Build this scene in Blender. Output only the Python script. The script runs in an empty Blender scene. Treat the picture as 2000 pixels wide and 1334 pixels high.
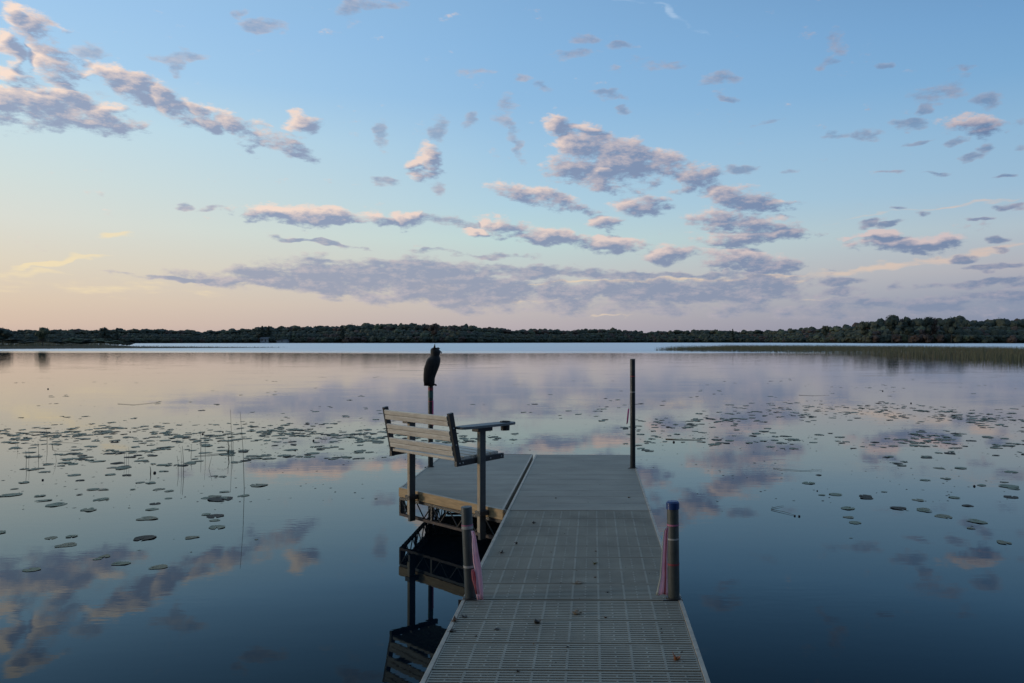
import bpy, math, random
import numpy as np
from mathutils import Vector, Matrix
R = math.radians
random.seed(11)
rng = np.random.default_rng(11)
scn = bpy.context.scene
C = scn.collection

def lin(c):
    c = c / 255.0
    return c / 12.92 if c <= 0.04045 else ((c + 0.055) / 1.055) ** 2.4
def rgb(r, g, b): return (lin(r), lin(g), lin(b), 1.0)

# ------------------------------------------------------------------ camera
F = 1540.0; PX = 1134.0; PY = 666.0; EYE = 1.84
cam_d = bpy.data.cameras.new("camera")
cam = bpy.data.objects.new("camera", cam_d); C.objects.link(cam)
cam.location = (0, 0, EYE); cam.rotation_euler = (R(90), 0, 0)
cam_d.sensor_width = 36.0; cam_d.lens = 36.0 * F / 2000.0
cam_d.shift_x = -(PX - 1000) / 2000.0
cam_d.shift_y = -(667 - PY) / 2000.0
cam_d.clip_start = 0.05; cam_d.clip_end = 20000
scn.camera = cam
scn.view_settings.view_transform = 'Standard'
scn.view_settings.look = 'None'
scn.view_settings.exposure = 0.0
scn.view_settings.gamma = 1.0
scn.render.engine = 'CYCLES'
scn.cycles.use_denoising = True
scn.cycles.use_adaptive_sampling = True
scn.cycles.adaptive_threshold = 0.01
scn.cycles.max_bounces = 6
scn.cycles.diffuse_bounces = 3
scn.cycles.glossy_bounces = 4

def ground(px, py, z=0.0):
    d = F * (EYE - z) / (py - PY)
    return Vector(((px - PX) / F * d, d, z))
def at(px, py, d):
    return Vector(((px - PX) / F * d, d, EYE - (py - PY) * d / F))

# ------------------------------------------------------------------ world: dusk sky with clouds
w = bpy.data.worlds.new("World"); scn.world = w; w.use_nodes = True
w.cycles.sampling_method = 'MANUAL'; w.cycles.sample_map_resolution = 512

class NB:
    def __init__(s, tree): s.t = tree; s.n = tree.nodes; s.l = tree.links
    def node(s, typ, **kw):
        n = s.n.new(typ)
        for k, v in kw.items(): setattr(n, k, v)
        return n
    def put(s, sock, v):
        if hasattr(v, 'is_linked') or isinstance(v, bpy.types.NodeSocket): s.l.new(v, sock)
        else: sock.default_value = v
    def m(s, op, a, b=None, c=None, clamp=False):
        n = s.n.new('ShaderNodeMath'); n.operation = op; n.use_clamp = clamp
        s.put(n.inputs[0], a)
        if b is not None: s.put(n.inputs[1], b)
        if c is not None: s.put(n.inputs[2], c)
        return n.outputs[0]
    def v(s, op, a, b=None, out=0):
        n = s.n.new('ShaderNodeVectorMath'); n.operation = op
        s.put(n.inputs[0], a)
        if b is not None: s.put(n.inputs[1], b)
        return n.outputs[out]
    def dot(s, a, b): return s.v('DOT_PRODUCT', a, b, 1)
    def xyz(s, x, y, z=0.0):
        n = s.n.new('ShaderNodeCombineXYZ'); s.put(n.inputs[0], x); s.put(n.inputs[1], y); s.put(n.inputs[2], z); return n.outputs[0]
    def sep(s, a):
        n = s.n.new('ShaderNodeSeparateXYZ'); s.put(n.inputs[0], a); return n.outputs
    def noise(s, vec, scale, detail=3, rough=0.5, dist=0.0, dim='3D'):
        n = s.n.new('ShaderNodeTexNoise'); n.noise_dimensions = dim
        s.put(n.inputs['Vector'], vec); n.inputs['Scale'].default_value = scale
        n.inputs['Detail'].default_value = detail; n.inputs['Roughness'].default_value = rough
        n.inputs['Distortion'].default_value = dist
        return n.outputs
    def mr(s, x, a, b, c=0.0, d=1.0, smooth=False):
        n = s.n.new('ShaderNodeMapRange'); n.interpolation_type = 'SMOOTHSTEP' if smooth else 'LINEAR'
        s.put(n.inputs[0], x)
        for i, q in enumerate((a, b, c, d)): s.put(n.inputs[i + 1], q)
        return n.outputs[0]
    def mix(s, f, a, b):
        n = s.n.new('ShaderNodeMix'); n.data_type = 'RGBA'
        s.put(n.inputs[0], f); s.put(n.inputs[6], a); s.put(n.inputs[7], b); return n.outputs[2]
    def ramp(s, f, stops):
        n = s.n.new('ShaderNodeValToRGB'); e = n.color_ramp.elements
        e[0].position, e[0].color = stops[0]; e[1].position, e[1].color = stops[-1]
        for p, c in stops[1:-1]:
            q = e.new(p); q.color = c
        s.put(n.inputs[0], f); return n.outputs[0]

# cloud blobs: centre, half size and tilt (degrees, clockwise) given as view angles of the sky, weight
BIG = [  # drawn with full relief
 (75,50,40,22,20,.75),(105,80,40,24,40,.65),(20,80,22,24,0,.8),(105,126,36,22,15,.75),(28,110,20,13,-30,.85),(18,142,34,12,0,.8),
 (60,205,105,34,8,1.15),(-10,205,70,36,0,1.1),(195,232,62,24,8,.95),
 (212,145,46,18,10,1),(163,139,18,8,0,.6),(262,168,56,24,30,1.15),(330,202,56,24,35,1.15),(390,226,50,20,25,1),(468,245,58,20,20,1),(540,270,50,20,25,1),(598,248,30,24,0,1),
 (838,318,24,26,0,1),(812,320,20,7,0,.8),
 (1095,243,26,20,0,1),(1132,256,42,9,10,.8),(1128,298,60,38,0,1.2),(1215,315,95,34,14,1.3),(1180,352,46,20,20,1),(1290,330,50,26,0,1.0),(1352,345,46,24,0,1),(1250,402,52,20,0,1),(1180,436,30,12,0,.8),
 (1435,385,62,26,10,1.15),(1495,395,40,12,0,.9),(1410,418,60,16,0,.9),(1455,436,85,18,4,1.1),(1468,458,98,16,-2,1.2),
 (1065,388,82,17,12,1.1),
 (540,418,88,12,3,1),(640,425,54,16,6,1),(715,430,38,14,0,.9),(790,435,34,14,15,.8),
 (975,445,42,16,10,1),(1080,464,90,15,6,1),(1195,476,58,12,6,1),(922,452,25,6,0,.7),
 (1310,497,46,16,0,1),(1440,508,110,19,4,1),(1510,520,46,17,0,.9),
 (1770,476,84,13,0,1.1),(1712,464,42,9,0,.9),(1890,250,70,16,8,1),
 (60,168,46,12,5,.7),(128,186,46,15,10,.8),(228,214,30,9,-8,.7),(10,180,40,14,0,.8),(100,50,30,10,0,.7),(40,25,26,9,20,.7),(150,228,60,16,4,.8)]
SMALL = [
 (185,100,28,10,-10,.5),(180,182,34,8,0,.45),(350,108,48,10,-12,.75),(345,128,14,16,-40,.6),(478,30,14,12,0,.8),(530,60,46,11,-5,.75),
 (675,14,18,26,0,.5),(740,4,36,9,0,.45),(745,270,13,24,18,.55),(917,235,15,20,10,.6),(860,255,13,20,0,.5),(980,215,20,24,-15,.55),(1003,262,9,34,-14,.5),
 (910,140,36,7,0,.45),(1010,155,22,7,0,.6),(1065,172,16,8,0,.5),(1125,107,42,9,-6,.65),(1140,74,20,6,0,.45),(1300,126,48,10,6,.6),(1410,150,36,10,-10,.65),(1422,188,28,6,3,.7),
 (1190,187,26,5,0,.45),(1217,215,10,8,0,.5),(1205,138,12,7,0,.4),(1215,90,16,5,0,.4),(1445,328,30,8,8,.75),(1500,240,28,5,-5,.5),(1630,77,14,12,0,.35),(1607,122,10,6,0,.35),
 (760,355,24,5,0,.5),(860,370,12,12,30,.45),(610,472,58,4,4,.75),(700,482,30,3,0,.5),(870,436,62,9,0,.45),(350,400,10,4,0,.6),(420,408,34,4,0,.4),
 (430,542,190,7,2,1.1),(600,556,210,24,5,1.25),(780,545,230,38,1,1.3),(960,570,280,30,0,1.15),(1080,530,190,13,3,1.05),(1300,572,300,26,0,1.1),(1460,560,150,24,0,1),(640,512,46,7,4,.7),(930,500,90,4,0,.5),(1240,600,320,14,0,.65),(1300,536,200,6,0,.8),
 (1650,552,64,10,0,.75),(1752,560,16,10,0,.65),(1900,553,130,8,-4,.9),(1960,572,90,10,0,.8),(1700,600,400,16,0,.6),(1610,572,80,8,0,.6),
 (1695,440,15,8,0,.7),(1740,440,22,5,-8,.6),(1886,500,34,8,0,1),(1945,517,68,6,-2,1),(1962,468,26,7,0,1),(1972,398,34,9,0,1),(1758,408,16,5,0,.8),(1802,420,12,5,0,.5),(1920,424,26,3,0,.6),(1957,346,22,4,0,.7),(1832,340,22,3,0,.5),(1740,332,22,3,0,.5),(1960,488,14,4,0,.6),
 (1848,176,54,22,0,.75),(1940,197,30,18,-20,.75),(1806,213,15,10,0,.65),(1775,243,28,9,0,.7),(1690,267,24,8,0,.7),(1648,271,22,6,0,.5),(1785,279,24,4,-6,.6),(1930,290,20,9,0,.7),(1992,282,26,11,0,1),(1862,281,24,4,0,.6),(1985,240,22,9,-15,.7),(1905,305,25,4,0,.5),(1735,128,12,5,0,.4),
 (1545,330,14,4,0,.3),(1870,132,16,3,0,.35),
]
WISP = [(95,512,105,7,-14,1),(170,500,55,6,-8,.7),(232,455,30,6,-2,.8),(60,532,90,9,-6,.6),(1720,520,270,9,-7,.75),(1850,500,200,7,-5,.6),(1230,548,260,4,-2,1.0),(1480,541,140,4,0,1.0),(1850,402,230,4,-5,.45),
        (1320,34,70,6,28,.4),(1215,0,60,5,10,.3),(850,572,70,22,10,.55),(990,588,150,5,3,.55),(1190,617,60,3,0,.8),(1590,585,36,4,0,.6),(250,560,240,20,0,.25),(1430,575,30,5,0,.4)]
def quad(px, py, rx, ry, rot, wt):
    """quadratic form wt*(1-d^2) over (az, el) in units of 10 degrees"""
    t = (px - PX) / F; az = math.atan(t); el = math.atan((PY - py) / F * math.cos(az))
    x0, y0 = math.degrees(az) / 10, math.degrees(el) / 10
    ax = rx / F * math.cos(az) ** 2 * 180 / math.pi / 10; ay = ry / F * math.cos(az) * 180 / math.pi / 10
    c, s = math.cos(R(-rot)), math.sin(R(-rot))
    # u = (c dx + s dy)/ax, v = (-s dx + c dy)/ay
    A = c*c/ax**2 + s*s/ay**2; B = 2*c*s*(1/ax**2 - 1/ay**2); D = s*s/ax**2 + c*c/ay**2
    kx = -2*A*x0 - B*y0; ky = -2*D*y0 - B*x0; k = A*x0*x0 + B*x0*y0 + D*y0*y0
    return (-wt*kx, -wt*ky, -wt*A), (-wt*B, -wt*D, wt*(1-k))
def density_group(name, blobs):
    g = bpy.data.node_groups.new(name, 'ShaderNodeTree')
    g.interface.new_socket('P', in_out='INPUT', socket_type='NodeSocketVector')
    g.interface.new_socket('D', in_out='OUTPUT', socket_type='NodeSocketFloat')
    b = NB(g); gi = g.nodes.new('NodeGroupInput'); go = g.nodes.new('NodeGroupOutput')
    x, y, _ = b.sep(gi.outputs[0])
    V1 = b.xyz(x, y, b.m('MULTIPLY', x, x)); V2 = b.xyz(b.m('MULTIPLY', x, y), b.m('MULTIPLY', y, y), 1.0)
    vals = []
    for q in blobs:
        c1, c2 = quad(*q)
        vals.append(b.m('ADD', b.dot(V1, c1), b.dot(V2, c2)))
    while len(vals) > 1:
        vals = [b.m('MAXIMUM', vals[i], vals[i+1]) if i + 1 < len(vals) else vals[i] for i in range(0, len(vals), 2)]
    b.l.new(vals[0], go.inputs[0])
    return g
G_big, G_small, G_wisp = density_group('big', BIG), density_group('small', SMALL), density_group('wisp', WISP)

b = NB(w.node_tree)
for n in list(b.n): b.n.remove(n)
tc = b.node('ShaderNodeTexCoord'); D = b.v('NORMALIZE', tc.outputs['Generated'])
dx, dy, dz = b.sep(D)
rr = b.m('SQRT', b.m('MULTIPLY_ADD', dx, dx, b.m('MULTIPLY', dy, dy)))
az = b.m('MULTIPLY', b.m('ARCTAN2', dx, dy), 18 / math.pi)
elr = b.m('ARCTAN2', dz, rr); el = b.m('MULTIPLY', elr, 18 / math.pi)
GLOW = R(-75)
cosg = b.m('DIVIDE', b.m('MULTIPLY_ADD', dx, math.sin(GLOW), b.m('MULTIPLY', dy, math.cos(GLOW))), b.m('MAXIMUM', rr, 1e-4))
fe = b.m('MULTIPLY', b.m('MAXIMUM', elr, 0.0), 2 / math.pi)
E = [0, 1.0, 2.45, 4.7, 7.25, 9.8, 13.4, 16.8, 20.2, 23.6, 40, 89]
def sky(cols): return b.ramp(fe, [(e / 90.0, rgb(*c)) for e, c in zip(E, cols)])
TOP = [(122,152,186), (112,130,155)]
sS = sky([(225,185,160),(235,195,165),(245,212,172),(248,228,185),(235,230,205),(220,228,220),(205,225,232),(180,210,232),(165,202,232),(155,195,230)] + TOP)
sL = sky([(200,176,168),(213,189,171),(220,200,178),(222,212,193),(218,220,211),(209,222,220),(196,222,232),(170,208,238),(160,200,236),(154,195,230)] + TOP)
sM = sky([(170,164,172),(183,173,177),(193,186,184),(196,200,198),(190,214,214),(176,208,224),(160,198,226),(144,187,224),(136,181,222),(130,174,216)] + TOP)
sR = sky([(122,132,158),(128,138,162),(142,152,172),(176,176,184),(176,192,202),(156,188,212),(143,182,213),(124,170,210),(114,160,204),(104,148,192)] + TOP)
sB = sky([(100,112,142),(112,120,150),(128,128,155),(135,138,165),(120,138,170),(110,138,175),(100,135,178),(95,132,178),(90,128,176),(86,124,172)] + TOP)
col = b.mix(b.mr(cosg, -1.0, -.25), sB, sR)
col = b.mix(b.mr(cosg, -.25, .342), col, sM)
col = b.mix(b.mr(cosg, .342, .78), col, sL)
col = b.mix(b.mr(cosg, .78, 1.0), col, sS)
# haze mottling low in the sky
stretch = b.v('MULTIPLY', D, (1.0, 1.0, 2.4))
P = b.xyz(az, el, 0.0)
wn = b.noise(stretch, 9.0, 3, .6)
warp = b.v('MULTIPLY', b.v('SUBTRACT', wn[1], (.5, .5, .5)), (.30, .17, 0.0))
wn2 = b.noise(stretch, 34.0, 2, .5)
Pw = b.v('ADD', b.v('ADD', P, warp), b.v('MULTIPLY', b.v('SUBTRACT', wn2[1], (.5, .5, .5)), (.13, .09, 0.0)))
n1 = b.noise(stretch, 24.0, 8, .66)[0]
n1s = b.noise(b.v('ADD', stretch, (-.007, -.002, .010)), 24.0, 5, .66)[0]
def grp(g, p):
    n = b.node('ShaderNodeGroup'); n.node_tree = g; b.l.new(p, n.inputs[0]); return n.outputs[0]
def soften(x): return b.m('MULTIPLY', b.m('MAXIMUM', x, -2.2), .62)
mb = soften(grp(G_big, Pw)); ms = b.m('MAXIMUM', grp(G_small, Pw), -1.5)
mb2 = soften(grp(G_big, b.v('ADD', Pw, (-.045, .03, 0.0))))
nz = b.m('MULTIPLY_ADD', n1, 5.9, -2.48)
nzs = b.m('MULTIPLY_ADD', n1s, 5.9, -2.48)
db = b.m('ADD', mb, nz); ds = b.m('ADD', ms, nz); db2 = b.m('ADD', mb2, nzs)
al_b = b.mr(db, -.22, .95, smooth=True); al_s = b.mr(ds, -.1, 1.3, smooth=True)
lit_b = b.m('ADD', b.m('MULTIPLY', b.m('SUBTRACT', mb, mb2), 1.25), b.m('MULTIPLY', b.m('SUBTRACT', nz, nzs), .46))
lit_b = b.m('ADD', lit_b, b.mr(db, .0, 1.0, .50, .10))
lit_b = b.m('MULTIPLY', lit_b, b.mr(cosg, -.3, .5, .86, 1.0))
lit_s = b.m('ADD', b.mr(ds, .0, 1.3, .42, .04), b.m('MULTIPLY', b.m('SUBTRACT', nz, nzs), .30))
use_b = b.mr(b.m('SUBTRACT', mb, ms), -.1, .1)
lit = b.m('ADD', b.m('MULTIPLY', lit_b, use_b), b.m('MULTIPLY', lit_s, b.m('SUBTRACT', 1.0, use_b)), clamp=True)
side = b.mr(cosg, -.3, .8)
low = b.mr(el, .25, .9)
shade = b.mix(side, rgb(104,126,162), rgb(148,161,187))
shade = b.mix(low, b.mix(side, rgb(120,136,164), rgb(156,161,180)), shade)
shine = b.mix(side, rgb(200,186,190), rgb(252,226,208))
ccol = b.mix(lit, shade, shine)
alpha = b.m('MAXIMUM', al_b, b.m('MULTIPLY', al_s, b.mr(el, .9, 1.3, .92, .70)))
alpha = b.m('MULTIPLY', alpha, b.mr(el, .04, .3, .55, .95))
nwisp = b.noise(b.v('MULTIPLY', D, (1, 1, 5)), 22.0, 4, .6)[0]
mw = b.m('MAXIMUM', grp(G_wisp, Pw), -1.5)
aw = b.m('MULTIPLY', b.mr(b.m('ADD', mw, b.m('MULTIPLY_ADD', nwisp, 2.0, -1.0)), 0.0, .9, smooth=True), .75)
wcol = b.mix(b.mr(el, 1.2, 1.8), b.mix(side, rgb(214,190,180), rgb(246,226,182)), rgb(176,202,230))
col = b.mix(aw, col, wcol)
col = b.mix(alpha, col, ccol)
bg = b.node('ShaderNodeBackground'); b.l.new(col, bg.inputs[0]); bg.inputs[1].default_value = 1.0
wo = b.node('ShaderNodeOutputWorld'); b.l.new(bg.outputs[0], wo.inputs[0])

# last warm light of the set sun, low on the left and a little behind
sd = bpy.data.lights.new("sun", 'SUN'); sd.energy = 0.95; sd.angle = R(12); sd.color = (1.0, .84, .64)
so = bpy.data.objects.new("sun", sd); C.objects.link(so)
sun_az, sun_el = R(-98), R(4)
sdir = Vector((math.sin(sun_az)*math.cos(sun_el), math.cos(sun_az)*math.cos(sun_el), math.sin(sun_el)))
so.rotation_euler = sdir.to_track_quat('Z', 'Y').to_euler()
so.location = (-20, 0, 12)

# ------------------------------------------------------------------ materials
def material(name, color, rough=.6, color2=None, nscale=8, ndetail=4, bump=0.0, bscale=40, metal=0.0, spec=.5, stretch=(1,1,1), coord='Object', fac=(.35,.65), sss=None):
    m = bpy.data.materials.new(name); m.use_nodes = True
    b = NB(m.node_tree); p = b.n['Principled BSDF']
    p.inputs['Roughness'].default_value = rough; p.inputs['Metallic'].default_value = metal
    p.inputs['Specular IOR Level'].default_value = spec
    src = b.node('ShaderNodeNewGeometry').outputs['Position'] if coord == 'World' else b.node('ShaderNodeTexCoord').outputs[coord]
    vec = b.v('MULTIPLY', src, stretch)
    if color2 is None: color2 = tuple(c * .75 for c in color)
    f = b.mr(b.noise(vec, nscale, ndetail, .6)[0], fac[0], fac[1])
    b.l.new(b.mix(f, (*color, 1), (*color2, 1)), p.inputs['Base Color'])
    if bump:
        bn = b.node('ShaderNodeBump'); bn.inputs['Distance'].default_value = bump
        b.l.new(b.noise(vec, bscale, 4, .6)[0], bn.inputs['Height']); b.l.new(bn.outputs[0], p.inputs['Normal'])
    return m
M = {}
M['deck'] = material('deck_composite', (.375,.35,.28), .7, (.235,.22,.178), 2.6, 8, .0015, 60, spec=.3, coord='World', fac=(.3,.72))
M['deck_solid'] = material('deck_solid', (.335,.305,.24), .62, (.23,.208,.165), 2.2, 8, .001, 90, stretch=(1,2,1), spec=.35, coord='World', fac=(.3,.72))
M['rail'] = material('aluminium_rail', (.42,.36,.28), .5, (.3,.26,.2), 12, 4, metal=.2)
M['black'] = material('black_steel', (.018,.02,.022), .5, (.03,.028,.026), 14, 4, .0005, 80)
M['rust'] = material('rusty_steel', (.11,.075,.06), .7, (.05,.04,.036), 18, 4, .0008, 70)
M['fascia'] = material('golden_wood', (.54,.37,.19), .65, (.36,.24,.12), 6, 5, .001, 60, stretch=(1,1,9))
M['slat'] = material('weathered_wood', (.76,.69,.57), .7, (.56,.49,.40), 7, 6, .0012, 50, stretch=(1,6,6))
M['post'] = material('post_lit_face', (.55,.44,.3), .75, (.4,.32,.22), 8, 5, .001, 50, stretch=(6,6,1))  # tan stands in for warm light on the bench posts' outer face
M['steel_post'] = material('bench_post_steel', (.055,.06,.058), .55, (.035,.04,.04), 12, 4)
M['pipe'] = material('pipe_steel', (.07,.085,.085), .5, (.045,.055,.056), 20, 5, .0004, 120, metal=.1, stretch=(1,1,.4))
M['darkpipe'] = material('dark_pipe', (.05,.055,.056), .45, (.03,.034,.036), 20, 5, metal=.4)
M['tan_pipe'] = material('weathered_pipe', (.085,.09,.08), .5, (.055,.062,.055), 18, 5, metal=.1)
M['collar'] = material('pipe_collar', (.42,.4,.37), .5, (.3,.3,.28), 30)
M['redtape'] = material('red_tape', (.30,.035,.05), .5, (.22,.03,.04), 30)
M['pinktape'] = material('pink_tape', (.5,.16,.26), .5, (.4,.11,.2), 30)
M['greentape'] = material('green_tape', (.03,.10,.09), .5)
M['cap'] = material('blue_plastic', (.012,.045,.17), .4, (.01,.035,.13), 30)
M['ribbon'] = material('pink_ribbon', (1.0,.74,.80), .5, (.95,.60,.68), 14)
M['ribbon_r'] = material('coral_ribbon', (.75,.25,.25), .5, (.62,.16,.18), 20)
M['ribbon_w'] = material('pale_ribbon', (.48,.5,.46), .5, (.4,.42,.38), 20)
M['hotpink'] = material('bright_pink_ribbon', (.8,.16,.42), .5)
M['owl'] = material('owl_plastic', (.010,.011,.013), .6, (.022,.02,.019), 40, 4, .002, 90, stretch=(1,1,.5), spec=.25)
M['table'] = material('grey_plastic_top', (.17,.175,.17), .5, (.13,.14,.14), 10, spec=.3)
M['leaf_brown'] = material('dry_brown_leaf', (.13,.07,.035), .7, (.07,.04,.025), 60)
M['leaf_dark'] = material('dark_wet_leaf', (.022,.018,.015), .6, (.04,.03,.02), 60)
M['leaf_orange'] = material('orange_leaf', (.36,.13,.045), .6, (.2,.07,.03), 60)
M['leaf_pale'] = material('pale_leaf', (.3,.23,.15), .7, (.18,.13,.09), 60)
M['leaf_yellow'] = material('yellow_green_leaf', (.2,.17,.06), .7, (.1,.09,.04), 60)
M['pad'] = material('lily_pad_green', (.19,.22,.13), .5, (.12,.14,.085), 6, 4, .003, 8, spec=.2)
M['pad2'] = material('lily_pad_olive', (.21,.20,.11), .5, (.13,.125,.075), 6, 4, .003, 8, spec=.2)
M['pad3'] = material('lily_pad_brown', (.06,.05,.03), .65, (.035,.03,.022), 6, 4, .003, 8, spec=.2)
M['rush'] = material('rush_green', (.05,.06,.035), .6, (.07,.055,.03), 10)
M['pod'] = material('dark_pod', (.02,.016,.018), .5)
M['reed'] = material('reed_olive', (.115,.11,.05), .7, (.08,.085,.04), .25, 3, coord='Object')
M['reed2'] = material('reed_brown', (.13,.10,.05), .7, (.085,.07,.038), .3, 3, coord='Object')
M['fol_green'] = material('foliage_dark_green', (.036,.05,.032), .75, (.022,.031,.022), .3, 3)
M['fol_olive'] = material('foliage_olive', (.06,.062,.032), .75, (.038,.042,.024), .3, 3)
M['fol_rust'] = material('foliage_rust', (.07,.042,.03), .75, (.048,.034,.025), .3, 3)
M['fol_light'] = material('foliage_light_green', (.075,.09,.045), .75, (.048,.06,.032), .5, 3)
M['trunk'] = material('tree_bark', (.05,.04,.032), .9, (.03,.025,.02), 2)
M['soil'] = material('shore_soil', (.035,.037,.024), .9, (.022,.024,.018), .05, 4)
M['housewall'] = material('white_siding', (.26,.27,.28), .6, (.2,.21,.22), 1)
M['roof'] = material('grey_roof', (.09,.1,.11), .7, (.07,.08,.09), 1)
M['glass'] = material('window_glass', (.03,.04,.05), .15)

for k_ in ('ribbon', 'ribbon_r', 'ribbon_w', 'hotpink'):
    b = NB(M[k_].node_tree); p_ = b.n['Principled BSDF']; tr = b.node('ShaderNodeBsdfTranslucent')
    b.l.new(p_.inputs['Base Color'].links[0].from_socket, tr.inputs['Color'])
    mx = b.node('ShaderNodeMixShader'); mx.inputs[0].default_value = .42; b.l.new(p_.outputs[0], mx.inputs[1]); b.l.new(tr.outputs[0], mx.inputs[2])
    b.l.new(mx.outputs[0], b.n['Material Output'].inputs['Surface'])
# water
mw_ = bpy.data.materials.new('lake_water'); mw_.use_nodes = True
b = NB(mw_.node_tree)
b.n.remove(b.n['Principled BSDF'])
geo = b.node('ShaderNodeNewGeometry'); pos = geo.outputs['Position']
gx, gy, gz = b.sep(pos)
edge_n = b.noise(b.v('MULTIPLY', pos, (.012, .03, 0)), 1.0, 4, .6)[0]
yy = b.m('ADD', gy, b.m('MULTIPLY_ADD', edge_n, 70.0, -35.0))
yy = b.m('ADD', yy, b.m('MULTIPLY', gx, .10))
far = b.mr(yy, 104, 150, smooth=True)
streak = b.mr(b.noise(b.v('MULTIPLY', pos, (.006, .06, 0)), 1.0, 3, .6)[0], .4, .62, .75, 1.0)
w_rough = b.m('MULTIPLY_ADD', b.m('MULTIPLY', far, streak), .42, .010)
mid = b.mr(gy, 6, 110, .12, 1.0)
patch = b.mr(b.noise(b.v('MULTIPLY', pos, (.25, .4, 0)), 1.0, 3, .6)[0], .42, .62, .25, 1.0)
h1 = b.noise(b.v('MULTIPLY', pos, (1.0, 2.6, 0)), 3.2, 2, .5)[0]
h2 = b.noise(b.v('MULTIPLY', pos, (1.0, 3.0, 0)), 13.0, 2, .5)[0]
h3 = b.noise(b.v('MULTIPLY', pos, (.5, .8, 0)), 1.0, 2, .5)[0]
h = b.m('ADD', b.m('MULTIPLY', h1, .0016), b.m('MULTIPLY', b.m('MULTIPLY', h2, patch), .0007))
h = b.m('ADD', b.m('MULTIPLY', h, mid), b.m('MULTIPLY', h3, .0013))
patch2 = b.mr(b.noise(b.v('MULTIPLY', pos, (.22, .5, 0)), 1.0, 3, .6)[0], .50, .66, 0.0, 1.0)
h = b.m('ADD', h, b.m('MULTIPLY', b.m('MULTIPLY', b.noise(b.v('MULTIPLY', pos, (1.2, 3.6, 0)), 5.0, 2, .5)[0], patch2), b.mr(gy, 3, 30, .00045, .0012)))
bn = b.node('ShaderNodeBump'); bn.inputs['Distance'].default_value = 1.0; bn.inputs['Strength'].default_value = 1.0
b.l.new(h, bn.inputs['Height'])
fr = b.node('ShaderNodeFresnel'); fr.inputs['IOR'].default_value = 1.333; b.l.new(bn.outputs[0], fr.inputs['Normal'])
f_ = b.m('MULTIPLY', b.m('MULTIPLY', fr.outputs[0], b.mr(fr.outputs[0], .07, .19, .36, 1.0)), b.m('MULTIPLY_ADD', far, -.14, 1.0))
gl = b.node('ShaderNodeBsdfGlossy'); b.l.new(w_rough, gl.inputs['Roughness']); b.l.new(bn.outputs[0], gl.inputs['Normal'])
b.l.new(b.mix(b.mr(fr.outputs[0], .07, .4), (.62, .88, 1, 1), (1, 1, 1, 1)), gl.inputs['Color'])
df = b.node('ShaderNodeBsdfDiffuse'); df.inputs['Color'].default_value = (.0015, .006, .011, 1)
mx = b.node('ShaderNodeMixShader'); b.l.new(f_, mx.inputs[0]); b.l.new(df.outputs[0], mx.inputs[1]); b.l.new(gl.outputs[0], mx.inputs[2])
b.l.new(mx.outputs[0], b.n['Material Output'].inputs['Surface'])
M['water'] = mw_

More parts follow.
